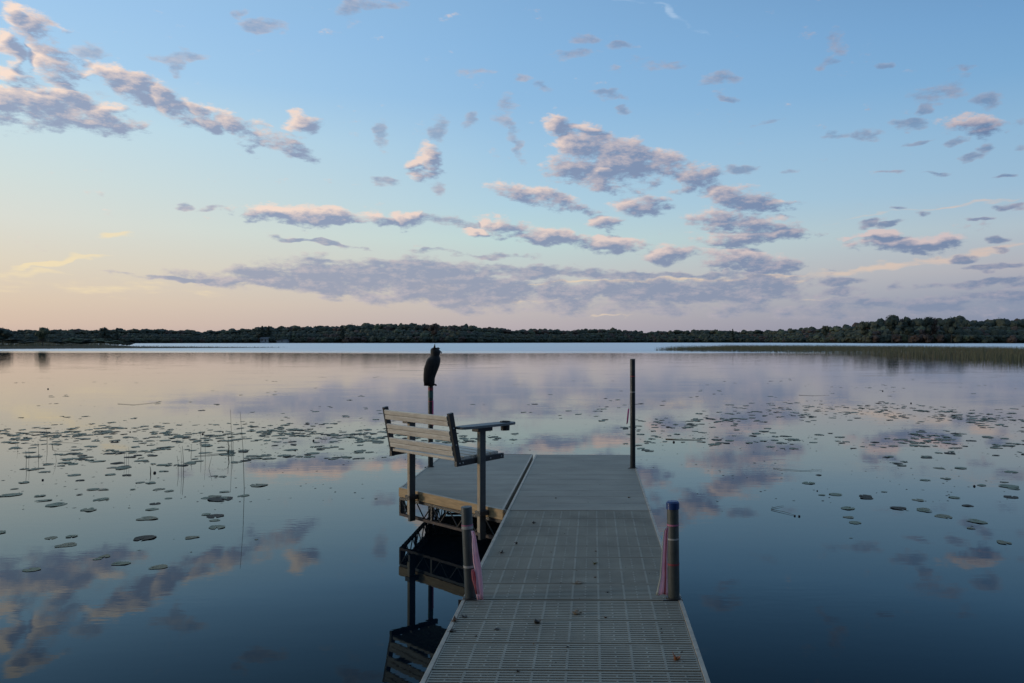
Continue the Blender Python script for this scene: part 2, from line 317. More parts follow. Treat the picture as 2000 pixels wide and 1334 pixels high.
# ------------------------------------------------------------------ mesh helpers
class MB:
    def __init__(s): s.v = []; s.f = []; s.mi = []
    def add(s, vs, fs, mi=0):
        o = len(s.v); s.v += [tuple(q) for q in vs]; s.f += [tuple(i + o for i in f) for f in fs]; s.mi += [mi] * len(fs)
    def box(s, x0, x1, y0, y1, z0, z1, skip=()):
        vs = [(x, y, z) for z in (z0, z1) for y in (y0, y1) for x in (x0, x1)]
        fs = {'b': (0,2,3,1), 't': (4,5,7,6), 'f': (0,1,5,4), 'k': (2,6,7,3), 'l': (0,4,6,2), 'r': (1,3,7,5)}
        s.add(vs, [q for k, q in fs.items() if k not in skip])
    def beam(s, a, b_, wd, ht, up=Vector((0,0,1)), bevel=0.0):
        """rectangular bar from a to b, wd across, ht along up"""
        a, b_ = Vector(a), Vector(b_); d = (b_ - a).normalized(); sx = d.cross(up).normalized(); u = sx.cross(d).normalized()
        if bevel:
            e = bevel; prof = [(-wd/2+e,-ht/2),(wd/2-e,-ht/2),(wd/2,-ht/2+e),(wd/2,ht/2-e),(wd/2-e,ht/2),(-wd/2+e,ht/2),(-wd/2,ht/2-e),(-wd/2,-ht/2+e)]
        else: prof = [(-wd/2,-ht/2),(wd/2,-ht/2),(wd/2,ht/2),(-wd/2,ht/2)]
        n = len(prof); vs = [q + sx*x + u*y for q in (a, b_) for x, y in prof]
        s.add(vs, [tuple(reversed(range(n))), tuple(range(n, 2*n))] + [(i, (i+1) % n, n+(i+1) % n, n+i) for i in range(n)])
    def tube(s, pts, rad, n=16, caps=True, mi=0):
        pts = [Vector(q) for q in pts]; rad = rad if hasattr(rad, '__len__') else [rad]*len(pts)
        vs = []; ref = None
        for i, q in enumerate(pts):
            d = (pts[min(i+1, len(pts)-1)] - pts[max(i-1, 0)]).normalized()
            if ref is None: ref = Vector((1,0,0)) if abs(d.x) < .9 else Vector((0,1,0))
            sx = (ref - d*ref.dot(d)).normalized(); sy = d.cross(sx); ref = sx
            for k in range(n):
                t = 2*math.pi*k/n; vs.append(q + (sx*math.cos(t) + sy*math.sin(t))*rad[i])
        fs = [(i*n+k, i*n+(k+1) % n, (i+1)*n+(k+1) % n, (i+1)*n+k) for i in range(len(pts)-1) for k in range(n)]
        if caps: fs += [tuple(reversed(range(n))), tuple(range((len(pts)-1)*n, len(pts)*n))]
        s.add(vs, fs, mi)
    def prism(s, poly, z0, z1):
        n = len(poly); vs = [(x, y, z0) for x, y in poly] + [(x, y, z1) for x, y in poly]
        s.add(vs, [tuple(reversed(range(n))), tuple(range(n, 2*n))] + [(i, (i+1) % n, n+(i+1) % n, n+i) for i in range(n)])
    def build(s, name, mats, parent=None, smooth=False, bevel=0.0):
        me = bpy.data.meshes.new(name); me.from_pydata(s.v, [], s.f)
        if not isinstance(mats, (list, tuple)): mats = [mats]
        for m in mats: me.materials.append(m)
        if len(mats) > 1: me.polygons.foreach_set('material_index', s.mi)
        if smooth: me.polygons.foreach_set('use_smooth', [True]*len(s.f))
        me.update()
        o = bpy.data.objects.new(name, me); C.objects.link(o)
        if parent: o.parent = parent
        if bevel:
            md = o.modifiers.new('bevel', 'BEVEL'); md.width = bevel; md.segments = 2; md.limit_method = 'ANGLE'; md.angle_limit = R(40)
        return o
def tag(o, label=None, cat=None, group=None, kind=None):
    if label: o['label'] = label
    if cat: o['category'] = cat
    if group: o['group'] = group
    if kind: o['kind'] = kind
    return o
def empty(name, loc, rz=0.0, label=None, cat=None, group=None):
    o = bpy.data.objects.new(name, None); C.objects.link(o); o.location = loc; o.rotation_euler = (0, 0, rz); o.empty_display_size = .1
    return tag(o, label, cat, group)

# ------------------------------------------------------------------ water and land
m = MB()
xs = [-4000, 4000]; m.add([(-4000,-300,0),(4000,-300,0),(4000,6000,0),(-4000,6000,0)], [(0,1,2,3)])
tag(m.build('water', M['water']), kind='structure')
m = MB(); m.add([(-4500,-400,-2.5),(4500,-400,-2.5),(4500,6500,-2.5),(-4500,6500,-2.5)], [(0,1,2,3)])
tag(m.build('ground', M['soil']), kind='structure')

def interp(pts, x):
    return float(np.interp(x, [q[0] for q in pts], [q[1] for q in pts]))
SKY = [(-200,645),(0,646),(60,646),(100,646),(200,645),(300,644),(370,647),(400,648),(440,645),(510,640),(560,639),(600,639),(650,638),(690,637),(720,632),(760,634),(840,636),(870,635),(930,638),(970,642),(1000,645),(1060,645),(1100,646),(1190,643),(1215,645),(1260,649),(1300,647),(1380,645),(1420,647),(1500,646),(1560,643),(1620,641),(1680,634),(1720,627),(1745,623),(1790,624),(1850,623),(1900,624),(2000,626),(2250,630)]
DIST = [(-200,560),(250,620),(560,690),(900,700),(1250,860),(1500,800),(1700,640),(2250,600)]
# far shore land: strip following the water line, rising behind
def shore_strip(name, x0, x1, step=12):
    m = MB(); rows = [(0, -1.2), (.012, .35), (.06, 2.0), (.25, 4.0), (.6, 3.0), (.9, -2.0)]; nx = 0; vs = []
    x = x0
    while x <= x1 + .1:
        D0 = interp(DIST, x)
        for k, (f, z) in enumerate(rows):
            d = D0 * (1 + f); vs.append(((x-PX)/F*d, d, z)); 
        nx += 1; x += step
    n = len(rows)
    m.add(vs, [(i*n+k, (i+1)*n+k, (i+1)*n+k+1, i*n+k+1) for i in range(nx-1) for k in range(n-1)])
    return tag(m.build(name, M['soil'], smooth=True), kind='structure')
shore_strip('far_shore', -400, 2500)

def leaf_cloud(centers, radii, n, size, flat=.9):
    """n quads spread through ellipsoid clumps; returns verts (n*4,3)"""
    k = rng.integers(0, len(centers), n)
    dirs = rng.normal(size=(n, 3)); dirs /= np.linalg.norm(dirs, axis=1)[:, None]
    rad = rng.random(n) ** .45
    pos = centers[k] + dirs * rad[:, None] * radii[k]
    nrm = dirs + rng.normal(size=(n, 3)) * .7; nrm /= np.linalg.norm(nrm, axis=1)[:, None]
    a = np.cross(nrm, rng.normal(size=(n, 3))); a /= np.linalg.norm(a, axis=1)[:, None]
    c = np.cross(nrm, a); s_ = (size * (.6 + .8 * rng.random(n)))[:, None]
    return np.stack([pos - a*s_*.5, pos - c*s_*.32, pos + a*s_*.5, pos + c*s_*.32], 1).reshape(-1, 3)
def cube_sphere(k=3):
    t = np.tan(np.linspace(-.785, .785, k+1)); Q = []
    for ax in range(3):
        for sg in (-1, 1):
            for i in range(k):
                for j in range(k):
                    c = []
                    for (a, e) in ((i,j),(i+1,j),(i+1,j+1),(i,j+1)):
                        v = np.zeros(3); v[ax] = sg; v[(ax+1) % 3] = t[a]*sg; v[(ax+2) % 3] = t[e]; c.append(v/np.linalg.norm(v))
                    Q.append(c)
    return np.array(Q)
CS = cube_sphere()
def clump_blobs(c, r):
    out = []
    for i in range(len(c)):
        ph = rng.random(3)*6.28; fq = rng.uniform(2.5, 4.5, 3)
        d = 1 + .16*np.sin(CS@(fq*np.array([1,.6,-.4]))+ph[0]) + .14*np.sin(CS@(fq[::-1]*np.array([-.5,1,.8]))*1.7+ph[1])
        out.append((CS*d[..., None]*r[i]*.86 + c[i]).reshape(-1, 3))
    return np.concatenate(out)
def tree_clumps(h, wd, kind):
    if kind == 'conifer':
        n = 9; t = np.linspace(0, 1, n); c = np.stack([rng.normal(size=n)*.1*wd*(1-t), rng.normal(size=n)*.1*wd*(1-t), h*(.22+.74*t)], 1)
        r = np.stack([wd*.5*(1-t*.88), wd*.5*(1-t*.88), np.full(n, h*.07)], 1); return c, r
    n = int(rng.integers(7, 11)); th = rng.random(n)*6.28; q = rng.random(n)**.6
    hh = .42 + .42*rng.random(n)
    c = np.stack([np.cos(th)*q*wd*.33, np.sin(th)*q*wd*.33, h*hh], 1); c[0] = (0, 0, h*.8); c[1] = (0,0,h*.5)
    s_ = (.2 + .14*rng.random(n)) ; r = np.stack([wd*s_, wd*s_, h*s_*.62], 1); return c, r
def quads_object(name, chunks, mats, parent=None):
    V = np.concatenate([c[0] for c in chunks]); nf = len(V)//4
    MI = np.concatenate([np.full(len(c[0])//4, c[1]) for c in chunks])
    me = bpy.data.meshes.new(name); me.vertices.add(len(V)); me.vertices.foreach_set('co', V.ravel())
    me.loops.add(nf*4); me.loops.foreach_set('vertex_index', np.arange(nf*4)); me.polygons.add(nf)
    me.polygons.foreach_set('loop_start', np.arange(nf)*4)
    for q in mats: me.materials.append(q)
    me.polygons.foreach_set('material_index', MI.astype(np.int32)); me.update(calc_edges=True); me.validate()
    o = bpy.data.objects.new(name, me); C.objects.link(o)
    if parent: o.parent = parent
    return o
FOL = [M['fol_green'], M['fol_olive'], M['fol_rust'], M['fol_light']]
def forest(x0, x1, label, rust):
    chunks = []
    for row, (fd, drop) in enumerate([(.006,.45),(.02,.72),(.045,.86),(.085,.95),(.14,1.0)]):
        x = x0 + rng.random()*8
        while x < x1:
            D0 = interp(DIST, x) * (1 + fd + rng.random()*.012)
            ztop = EYE + (PY - (interp(SKY, x))) / F * D0
            zb = .2 if row < 2 else 1.8
            h = max(2.5, (ztop - zb) * drop * (1.04 + .22 * rng.random() * (1 if row > 2 else 0)))
            wd = min(h*.95, 12.5) * (.75 + .5*rng.random()) if row else h * 1.1
            kind = 'conifer' if rng.random() < .004 else 'round'
            if kind == 'conifer': wd *= .6; h *= .98
            c, r = tree_clumps(h, wd, kind); c[:, 2] = c[:, 2]*.92
            if row < 3: c[:, 2] -= h*.18; r[:, 2] *= 1.35
            V = np.concatenate([clump_blobs(c, r), leaf_cloud(c, r*1.04, 150, .9*D0/650)])
            V += np.array([(x-PX)/F*D0, D0, zb])
            u = rng.random(); mi = 2 if u < rust(x) else (1 if u < .45 else (3 if u > .95 else 0))
            chunks.append((V, mi)); x += wd * F / D0 * (.46 if row else .5)
    o = quads_object('forest', chunks, FOL)
    tag(o, label, 'woods', kind='stuff')
forest(-260, 905, 'long dark autumn wood along the far shore left of the owl', lambda x: .16 if x > 590 else .05)
forest(905, 1500, 'low distant dark wood along the middle of the far shore', lambda x: .12)
forest(1500, 2330, 'taller dark wood on the rising far shore at the right', lambda x: .2)

def single_tree(px, ybase, ytop, D0, wd, kind, mat, label, n=900, cat='tree', group='separate trees on the far shore', name=None, leaf=None):
    h = (ybase - ytop) / F * D0; zb = EYE - (ybase - PY)*D0/F
    r0 = empty(name or ('conifer_tree' if kind == 'conifer' else 'deciduous_tree'), ((px-PX)/F*D0, D0, zb), 0, label, cat, group)
    m = MB(); m.tube([(0,0,-.3),(.02*h,0,h*.35),(0,.01*h,h*.8)], [h*.022, h*.016, h*.006], 7)
    for k in range(5):
        t = k*1.3; z = h*(.3+.09*k); m.tube([(0,0,z),(math.cos(t)*wd*.3, math.sin(t)*wd*.3, z+h*.16)], [h*.008, h*.003], 5)
    m.build('trunk', M['trunk'], r0)
    c, r = tree_clumps(h, wd, kind)
    quads_object('crown', [(np.concatenate([clump_blobs(c, r*.82), leaf_cloud(c, r, n, leaf or h*.055)]), 0)], [mat], r0)
    return r0
single_tree(83, 676, 636, 250, 4.2, 'round', M['fol_light'], 'lone slender tree rising above the low bushes on the left spit')
single_tree(4, 677, 639, 250, 6.5, 'round', M['fol_green'], 'dark spreading tree on the left spit at the very left edge')
single_tree(205, 668, 637, 625, 8, 'round', M['fol_green'], 'dome topped tree standing above the far left wood')
single_tree(228, 668, 641, 625, 4, 'conifer', M['fol_green'], 'small pointed conifer just right of the dome topped tree')
single_tree(512, 668, 637, 690, 11, 'conifer', M['fol_green'], 'pointed conifer above the wood behind the white lake house')
single_tree(525, 668, 637, 695, 11, 'conifer', M['fol_green'], 'second pointed conifer above the wood behind the white lake house')
single_tree(668, 668, 635.5, 700, 10, 'conifer', M['fol_green'], 'narrow conifer poking above the wood left of the hill crest')
single_tree(846, 668, 630.5, 700, 8, 'round', M['fol_rust'], 'rust brown tree crown above the wood behind the owl')
single_tree(1431, 667, 643, 820, 7, 'conifer', M['fol_green'], 'tiny pointed conifer in the low gap of the right hand wood')
single_tree(1690, 668, 626, 640, 11, 'round', M['fol_olive'], 'broad olive tree left of the tallest tree on the right shore')
single_tree(1742, 668, 614, 630, 15, 'round', M['fol_green'], 'tallest broad dark tree on the right shore')
single_tree(1775, 668, 618, 632, 12, 'round', M['fol_green'], 'dark rounded tree just right of the tallest tree')
single_tree(1812, 668, 617, 630, 9, 'round', M['fol_green'], 'narrow crowned tree in the gap right of the tallest pair')
single_tree(1822, 668, 619, 636, 8, 'round', M['fol_rust'], 'brownish tree crown beside the narrow crowned tree')
single_tree(1858, 668, 617.5, 628, 11, 'round', M['fol_green'], 'dark tree with domed crown standing above the right wood')
single_tree(1612, 668, 634, 700, 8, 'round', M['fol_olive'], 'olive tree where the right hand wood begins to rise')
# bushes on the left spit
# home shore with dark trees, unseen behind the viewer, kept to block light
m = MB(); m.prism([(-60,-14),(-12,-6),(12,-6),(60,-14),(120,-200),(-120,-200)], -.6, .3); tag(m.build('home_shore', M['soil']), kind='structure')
ch = []
for k in range(90):
    a = R(rng.uniform(112, 250)); d = rng.uniform(16, 34); h = rng.uniform(11, 17)
    c, r = tree_clumps(h, 8, 'round'); V = leaf_cloud(np.concatenate([c, c*[1,1,.5]]), np.concatenate([r, r]), 420, 1.0); V += np.array([math.sin(a)*d, math.cos(a)*d, .2]); ch.append((V, 0))
tag(quads_object('forest', ch, FOL), 'unseen dark wood on the home shore behind the viewer', 'woods', kind='stuff')
names = ['low round green bush', 'wide dark bush', 'small pale green bush', 'tall leafy bush']
for i, (px, yt, wd, k) in enumerate([(22,660,9,0),(48,664,6,1),(112,663,7,0),(140,658,7,3),(168,661,8,1),(195,659,8,3),(225,664,7,2),(248,669,5,0),(-30,660,9,1)]):
    D0 = 255 + (i % 3)*9
    single_tree(px, 676.5, yt, D0, wd*.9, 'round', M['fol_light' if k > 1 else 'fol_green'],
        names[k] + ' on the left spit, ' + ['nearest the left edge in view','second from the left edge','just right of the lone slender tree','fourth from the spit end','in the middle of the right hand bushes','third from the spit end','second from the spit end','smallest, at the spit end','partly outside the left edge'][i],
        n=700, cat='bush', group='bushes on the left spit', name='bush', leaf=.26)

# reed beds
def inside(poly, x, y):
    c = False; j = len(poly)-1
    for i in range(len(poly)):
        xi, yi = poly[i]; xj, yj = poly[j]
        if (yi > y) != (yj > y) and x < (xj-xi)*(y-yi)/(yj-yi)+xi: c = not c
        j = i
    return c
def reed_field(name, poly_px, n, h, wd, label, base_name=None, gap=.5):
    pts = [ground(*q) for q in poly_px]; poly = [(q.x, q.y) for q in pts]
    x0, x1 = min(q[0] for q in poly), max(q[0] for q in poly); y0, y1 = min(q[1] for q in poly), max(q[1] for q in poly)
    V = []; MI = []
    tries = 0
    while len(V) < n and tries < n*30:
        tries += 1
        x, y = random.uniform(x0, x1), y0 + (y1-y0)*random.random()**1.25
        if not inside(poly, x, y): continue
        q = math.sin(x*.21+1.3*math.sin(y*.13))*math.sin(y*.17+x*.05)
        if random.random() > gap + .5*(q+.6): continue
        hh = h*random.uniform(.45, 1.1)*(1+.18*q); a = random.random()*6.28; lx, ly = random.gauss(0, .12*hh), random.gauss(0, .12*hh)
        cx, cy = math.cos(a)*wd*.5, math.sin(a)*wd*.5
        V.append([(x-cx, y-cy, -.05), (x+cx, y+cy, -.05), (x+lx+cx*.25, y+ly+cy*.25, hh), (x+lx-cx*.25, y+ly-cy*.25, hh)])
        MI.append(0 if random.random() < .6 + .3*q else 1)
    V = np.array(V); MI = np.array(MI)
    ch = [(V[MI == k].reshape(-1, 3), k) for k in (0, 1) if (MI == k).any()]
    o = quads_object(name, ch, [M['reed'], M['reed2']]); tag(o, label, 'reeds', kind='stuff')
reed_field('reed_bed', [(1275,685),(1330,681.5),(1420,678.5),(1700,679),(1900,682),(2200,690),(2400,716),(2000,708),(1880,703),(1780,699),(1700,692),(1500,688),(1350,687)], 62000, .80, .034,
           'olive green bed of reeds standing in the lake at the right', gap=.85)
reed_field('reed_bed', [(565,679),(420,678.2),(260,676.5),(0,675),(-300,675),(-300,686),(0,682.5),(250,680.8),(420,679.9),(540,679.4)], 26000, .42, .035,
           'low narrow strip of marsh grass along the left spit', gap=.9)
reed_field('reed_bed', [(190,672.5),(-300,673),(-300,679),(100,677.5),(262,675)], 9000, 1.5, .10, 'taller marsh grass between the bushes on the left spit', gap=.9)
m = MB(); sp = [ground(262,677), ground(200,674), ground(-60,673.4), ground(-400,673.5), ground(-400,681), ground(0,679.5), ground(180,678.2)]
m.prism([(q.x, q.y) for q in sp], -.4, .12); tag(m.build('spit_ground', M['soil']), kind='structure')
m = MB(); sp = [ground(*q) for q in [(545,679.3),(420,678.8),(262,677.2),(0,676.5),(-300,676),(-300,684.5),(0,681.6),(250,680.2),(420,679.7)]]
m.prism([(q.x, q.y) for q in sp], -.4, .05); tag(m.build('mud_bar_ground', M['soil']), kind='structure')

# far houses
def house(px0, px1, D0, h, rh, label, doors=True):
    x0, x1 = (px0-PX)/F*D0, (px1-PX)/F*D0; L = x1-x0; dp = 6.0
    r0 = empty('lake_house', ((x0+x1)/2, D0, 1.2), 0, label, 'house')
    m = MB(); m.box(-L/2, L/2, 0, dp, -1.5, h); m.add([(-L/2,0,h),(-L/2,dp,h),(-L/2,dp/2,h+rh*.9),(L/2,0,h),(L/2,dp,h),(L/2,dp/2,h+rh*.9)], [(0,1,2),(3,5,4)])
    m.build('wall', M['housewall'], r0)
    m = MB(); e = .5
    for y0, s_ in ((-e, 1), (dp+e, -1)):
        m.add([(-L/2-e,y0,h-.25),(L/2+e,y0,h-.25),(L/2+e,dp/2,h+rh),(-L/2-e,dp/2,h+rh),(-L/2-e,y0,h-.05),(L/2+e,y0,h-.05),(L/2+e,dp/2,h+rh+.2),(-L/2-e,dp/2,h+rh+.2)],
              [(0,1,2,3),(7,6,5,4),(0,4,5,1),(1,5,6,2),(0,3,7,4)])
    m.build('roof', M['roof'], r0)
    for k in range(int(L//3)):
        xx = -L/2 + 1.1 + k*3
        m = MB(); m.box(xx, xx+1.2, -.06, .02, .8 if k != 1 else -.1, 2.1)
        m.build('window' if k != 1 else 'door', M['glass'], r0)
house(508, 524, 684, 2.4, 1.5, 'white lake house with grey roof at the far shore edge')
house(454, 463, 684, 1.8, 1.1, 'smaller pale cottage among trees left of the white lake house')
house(540, 560, 688, 1.1, .6, 'long low pale boathouse right of the white lake house')

# ------------------------------------------------------------------ dock walkway
DZ = .42; YAW = -.0157; WX0 = -.115
def dock(x, y, z=0.0): return Vector((WX0 + .0157*y + x, y, z))
HW = .604
Wd = lambda y: HW - .0042*(y-4)   # kept constant below
def slotted_panel(L, wd, rows=12):
    m = MB(); pitch = (L-.006)/rows; bar = pitch*.54; t = .03; bays = 8; bw = wd/bays
    y = .003
    for r_ in range(rows):
        m.box(-wd/2, wd/2, y, y+bar, -t, 0)
        if r_ < rows-1:
            ys, ye = y+bar, y+pitch
            spans = []
            for k in range(bays+1):
                xc = -wd/2 + k*bw; spans.append((max(xc-.0055, -wd/2), min(xc+.0055, wd/2)))
                if k < bays:
                    for f in ((.5,) if r_ % 2 else ()):
                        spans.append((xc+bw*f-.004, xc+bw*f+.004))
            for a, c in spans: m.box(a, c, ys, ye, -t, -.0008, skip=('f', 'k'))
        y += pitch
    return m
def solid_panel(L, wd):
    m = MB(); n = 6; p_ = (L-.006)/n; y = .003
    for k in range(n):
        m.box(-wd/2, wd/2, y, y+p_-.0035, -.022, 0)
        y += p_
    m.box(-wd/2, wd/2, .004, L-.004, -.03, -.0225)
    return m
sections = [(1.87, 4.325, 8, True, 'nearest slotted grey walkway dock section with an orange leaf'),
            (4.335, 6.60, 8, True, 'middle slotted walkway dock section beyond the two short posts'),
            (6.61, 9.85, 11, False, 'far smooth grey walkway dock section ending at the tall right post')]
for si, (y0, y1, n, slot, label) in enumerate(sections):
    o = dock(0, y0, DZ)
    r0 = empty('dock_section', o, YAW, label, 'dock section', 'walkway dock sections')
    L = y1-y0; pl = L/n; pmw = 2*HW-.048
    base = None
    for k in range(n):
        if base is None: base = (slotted_panel if slot else solid_panel)(pl, pmw).build('deck_panel', M['deck'] if slot else M['deck_solid'], r0); q = base
        else: q = base.copy(); C.objects.link(q); q.parent = r0
        q.location = (0, k*pl, 0)
    for s_ in (-1, 1):
        m = MB(); xa, xb = sorted((s_*(HW-.022), s_*HW)); m.box(xa, xb, .002, L-.002, -.14, .003); m.build('side_rail', M['rail'], r0, bevel=.003)
    for yy_ in [.03 + (L-.06)*t/4 for t in range(5)]:
        m = MB(); m.box(-HW+.024, HW-.024, yy_-.02, yy_+.02, -.14, -.032); m.build('cross_beam', M['black'], r0)
# posts of the walkway
def ring(m, c, r1, r2, z0, z1, n=24, axis=None):
    ax = axis or Vector((0,0,1)); c = Vector(c)
    m.tube([c+ax*z0, c+ax*z0, c+ax*z1, c+ax*z1], [r1, r2, r2, r1], n, caps=False)
def dock_post(bx, by, top, rad, label, lean=(0,0), mat='pipe', bands=(), cap=None, open_top=True, bracket=True):
    r0 = empty('dock_post', dock(bx, by, 0), YAW, label, 'dock post', 'pipe posts of the dock')
    ax = Vector((lean[0], lean[1], 1)).normalized()
    z = lambda zz: ax*((zz-DZ)/ax.z) + Vector((0,0,DZ))
    m = MB(); m.tube([z(-1.6), z(top-.006), z(top)], [rad, rad, rad*.96], 28)
    m.build('pipe', M[mat], r0, smooth=False).data.polygons.foreach_set('use_smooth', [len(f) == 4 for f in m.f])
    for (zz, hgt, mt, pr) in bands:
        m = MB(); m.tube([z(zz), z(zz), z(zz+hgt), z(zz+hgt)], [rad-.002, rad+pr, rad+pr, rad-.002], 28, caps=False)
        m.build('collar' if mt == 'collar' else 'tape_band', M[mt], r0)
    if cap:
        m = MB(); m.tube([z(top-.036), z(top-.036), z(top-.002), z(top+.006), z(top+.008)], [rad, rad+.004, rad+.004, rad*.9, 0.001], 28)
        m.build('cap', M['cap'], r0)
    if bracket:
        m = MB(); m.tube([z(DZ-.12), z(DZ-.12), z(DZ+.007), z(DZ+.007)], [rad+.001, rad+.010, rad+.010, rad+.001], 24, caps=False)
        m.box(-rad-.03, rad+.012, -rad-.014, -rad-.004, DZ-.1, DZ+.004)
        m.build('bracket', M['black'], r0)
    return r0
def post_local(px, py, z=DZ):
    q = ground(px, py, z); return q.x - WX0 - .0157*q.y, q.y
lx, ly = post_local(919, 1168); dock_post(lx, ly, .925, .0305, 'short leaning grey pipe post at the left walkway edge', (-.045, 0), 'pipe',
    [(.805,.016,'collar',.0015),(.822,.006,'pinktape',.0012),(.592,.012,'collar',.0012)])
lx2, ly2 = post_local(1316, 1168); dock_post(lx2, ly2, .95, .0325, 'short pipe post with a blue cap at the right walkway edge', (-.012, 0), 'tan_pipe',
    [(.822,.009,'pinktape',.0012),(.745,.009,'collar',.0016),(.605,.01,'redtape',.0012)], cap=True)
lx3, ly3 = post_local(1236, 914); dock_post(lx3, ly3, 1.64, .029, 'tall dark pipe post at the far right corner of the walkway', (-.002,0), 'darkpipe',
    [(1.44,.012,'redtape',.0012),(1.265,.01,'collar',.0012)])
lx4, ly4 = post_local(841, 911.5); dock_post(lx4, ly4, 1.345, .0285, 'dark pipe post carrying the owl decoy behind the bench', (0,0), 'darkpipe',
    [(1.285,.03,'redtape',.0012),(1.20,.07,'greentape',.0012),(1.155,.008,'redtape',.0012)])

# ribbons
def ribbon(rows, name, mats, label, thick=.0012):
    """rows: list of (left point, right point, bulge) in world, material per face by column"""
    m = MB(); nc = 7; vs = []
    for (a, c, bl) in rows:
        a, c = Vector(a), Vector(c)
        for k in range(nc):
            t = k/(nc-1); q = a.lerp(c, t) + Vector((0, -1, 0))*bl*math.sin(t*math.pi*2.5); vs.append(q)
    n = len(rows)
    for i in range(n-1):
        for k in range(nc-1):
            m.add([vs[i*nc+k], vs[(i+1)*nc+k], vs[(i+1)*nc+k+1], vs[i*nc+k+1]], [(0,1,2,3)], mats[1][k])
    o = m.build(name, [M[q] for q in mats[0]], smooth=True)
    bpy_bm_merge(o); md = o.modifiers.new('thickness', 'SOLIDIFY'); md.thickness = thick
    return tag(o, label, 'ribbon', 'pink flagging ribbons on the posts')
import bmesh
def bpy_bm_merge(o):
    bm = bmesh.new(); bm.from_mesh(o.data); bmesh.ops.remove_doubles(bm, verts=bm.verts, dist=1e-5); bm.to_mesh(o.data); bm.free()
dL = 4.30
def rows_px(lst, d):
    out = []
    for i, (xl, xr, y) in enumerate(lst):
        if xl < 1100: xr += 2.5*min(1, i/4)
        else: xl -= 2.5*min(1, i/4)
        out.append((at(xl, y, d), at(xr, y, d+.012), .005 + .004*i/len(lst)))
    return out
ribbon(rows_px([(920,926,1037),(922,929,1048),(922,931,1065),(923,933,1082),(924,936,1098),(927,938,1112),(929,939.5,1128),(929,941,1145),(930,941.5,1160),(932,942,1171)], dL),
       'flagging_ribbon', (['ribbon','ribbon_r'], [0,0,0,0,0,0]), 'pale pink ribbon hanging down the short left post')
ribbon(rows_px([(921,926,1112),(921,931,1120),(922,933,1132),(926,934,1145),(929,935,1160)], dL-.01),
       'flagging_ribbon', (['ribbon_r','ribbon'], [0,0,0,0,1,1]), 'coral red inner fold of ribbon low on the short left post')
ribbon(rows_px([(1301,1306,1030),(1297,1305,1036),(1295.5,1304,1050),(1295,1303.5,1070),(1294,1303,1090),(1292.5,1303,1110),(1291,1303.5,1128),(1287,1304,1145),(1285,1304,1155),(1283,1304,1162)], dL-.03),
       'flagging_ribbon', (['ribbon','ribbon_r','ribbon_w'], [2,0,0,0,1,0]), 'long pink ribbon hanging left of the blue capped post')
ribbon([(at(1226.5,799,8.72), at(1229.2,797,8.74), .002), (at(1225.6,806,8.72), at(1228.4,806,8.74), .002), (at(1224.6,816,8.72), at(1227.6,816,8.74), .002), (at(1223.5,829,8.72), at(1226.0,827,8.74), .002)][::1],
       'flagging_ribbon', (['hotpink'], [0]*6), 'thin bright pink ribbon blowing left of the tall far post')
m = MB(); m.tube([at(1228,799,8.73), at(1230.5,772,8.75), at(1233,737,8.77)], .0011, 5)
tag(m.build('string', M['collar']), 'fine cord tying the bright pink ribbon to the tall far post', 'cord')
ribbon([(at(845,y,8.86), at(846.8,y,8.88), .002) for y in (782,795,806,820,832)], 'flagging_ribbon', (['hotpink'], [0]*6), 'narrow crimson pink ribbon down the owl post')

# ------------------------------------------------------------------ side platform
A_ = (-1.755, 7.60); B_ = (-.636, 6.605); XL, XR, YF = -1.755, -.636, 9.85
pr = empty('dock_platform', dock(0, 0, DZ), YAW, 'grey corner platform with a wooden front edge and black truss frame', 'dock platform')
ad = Vector((B_[0]-A_[0], B_[1]-A_[1], 0)); AL = ad.length; ad.normalize(); nd = Vector((-ad.y, ad.x, 0))  # inward normal
def clipx(y):  # left x of deck at y on the diagonal
    return XL if y >= A_[1] else A_[0] + (A_[1]-y)/(A_[1]-B_[1])*(B_[0]-A_[0])
n = 11; pl = (YF-B_[1])/n
for k in range(n):
    y0, y1 = B_[1]+k*pl+.002, B_[1]+(k+1)*pl-.002
    poly = [(clipx(y0)+.045, y0), (XR-.018, y0), (XR-.018, y1)]
    if y0 < A_[1] < y1: poly += [(XL+.02, y1), (XL+.02, A_[1]+.022)]
    else: poly += [(clipx(y1)+(.045 if y1 < A_[1] else .02), y1)]
    if y0 >= A_[1]: poly[0] = (XL+.02, y0)
    m = MB(); m.prism(poly, -.022, 0); m.build('deck_panel', M['deck_solid'], pr, bevel=.0015)
for (a, c) in (((XR-.009, B_[1]+.01), (XR-.009, YF)), ((XL+.009, A_[1]+.03), (XL+.009, YF)), ((XL, YF+.01), (XR, YF+.01))):
    m = MB(); m.beam((a[0], a[1], -.03), (c[0], c[1], -.03), .018, .066); m.build('side_rail', M['rail'], pr)
fa = Vector((*A_, 0)) + nd*.009; fb = Vector((*B_, 0)) + nd*.009
m = MB(); m.beam(fa + Vector((0,0,-.041)), fb + Vector((0,0,-.041)), .038, .086, bevel=.004); m.build('fascia_board', M['fascia'], pr)
m = MB(); m.beam(fa + Vector((0,0,.0035)) , fb + Vector((0,0,.0035)), .03, .003); m.build('edge_strip', M['rail'], pr)
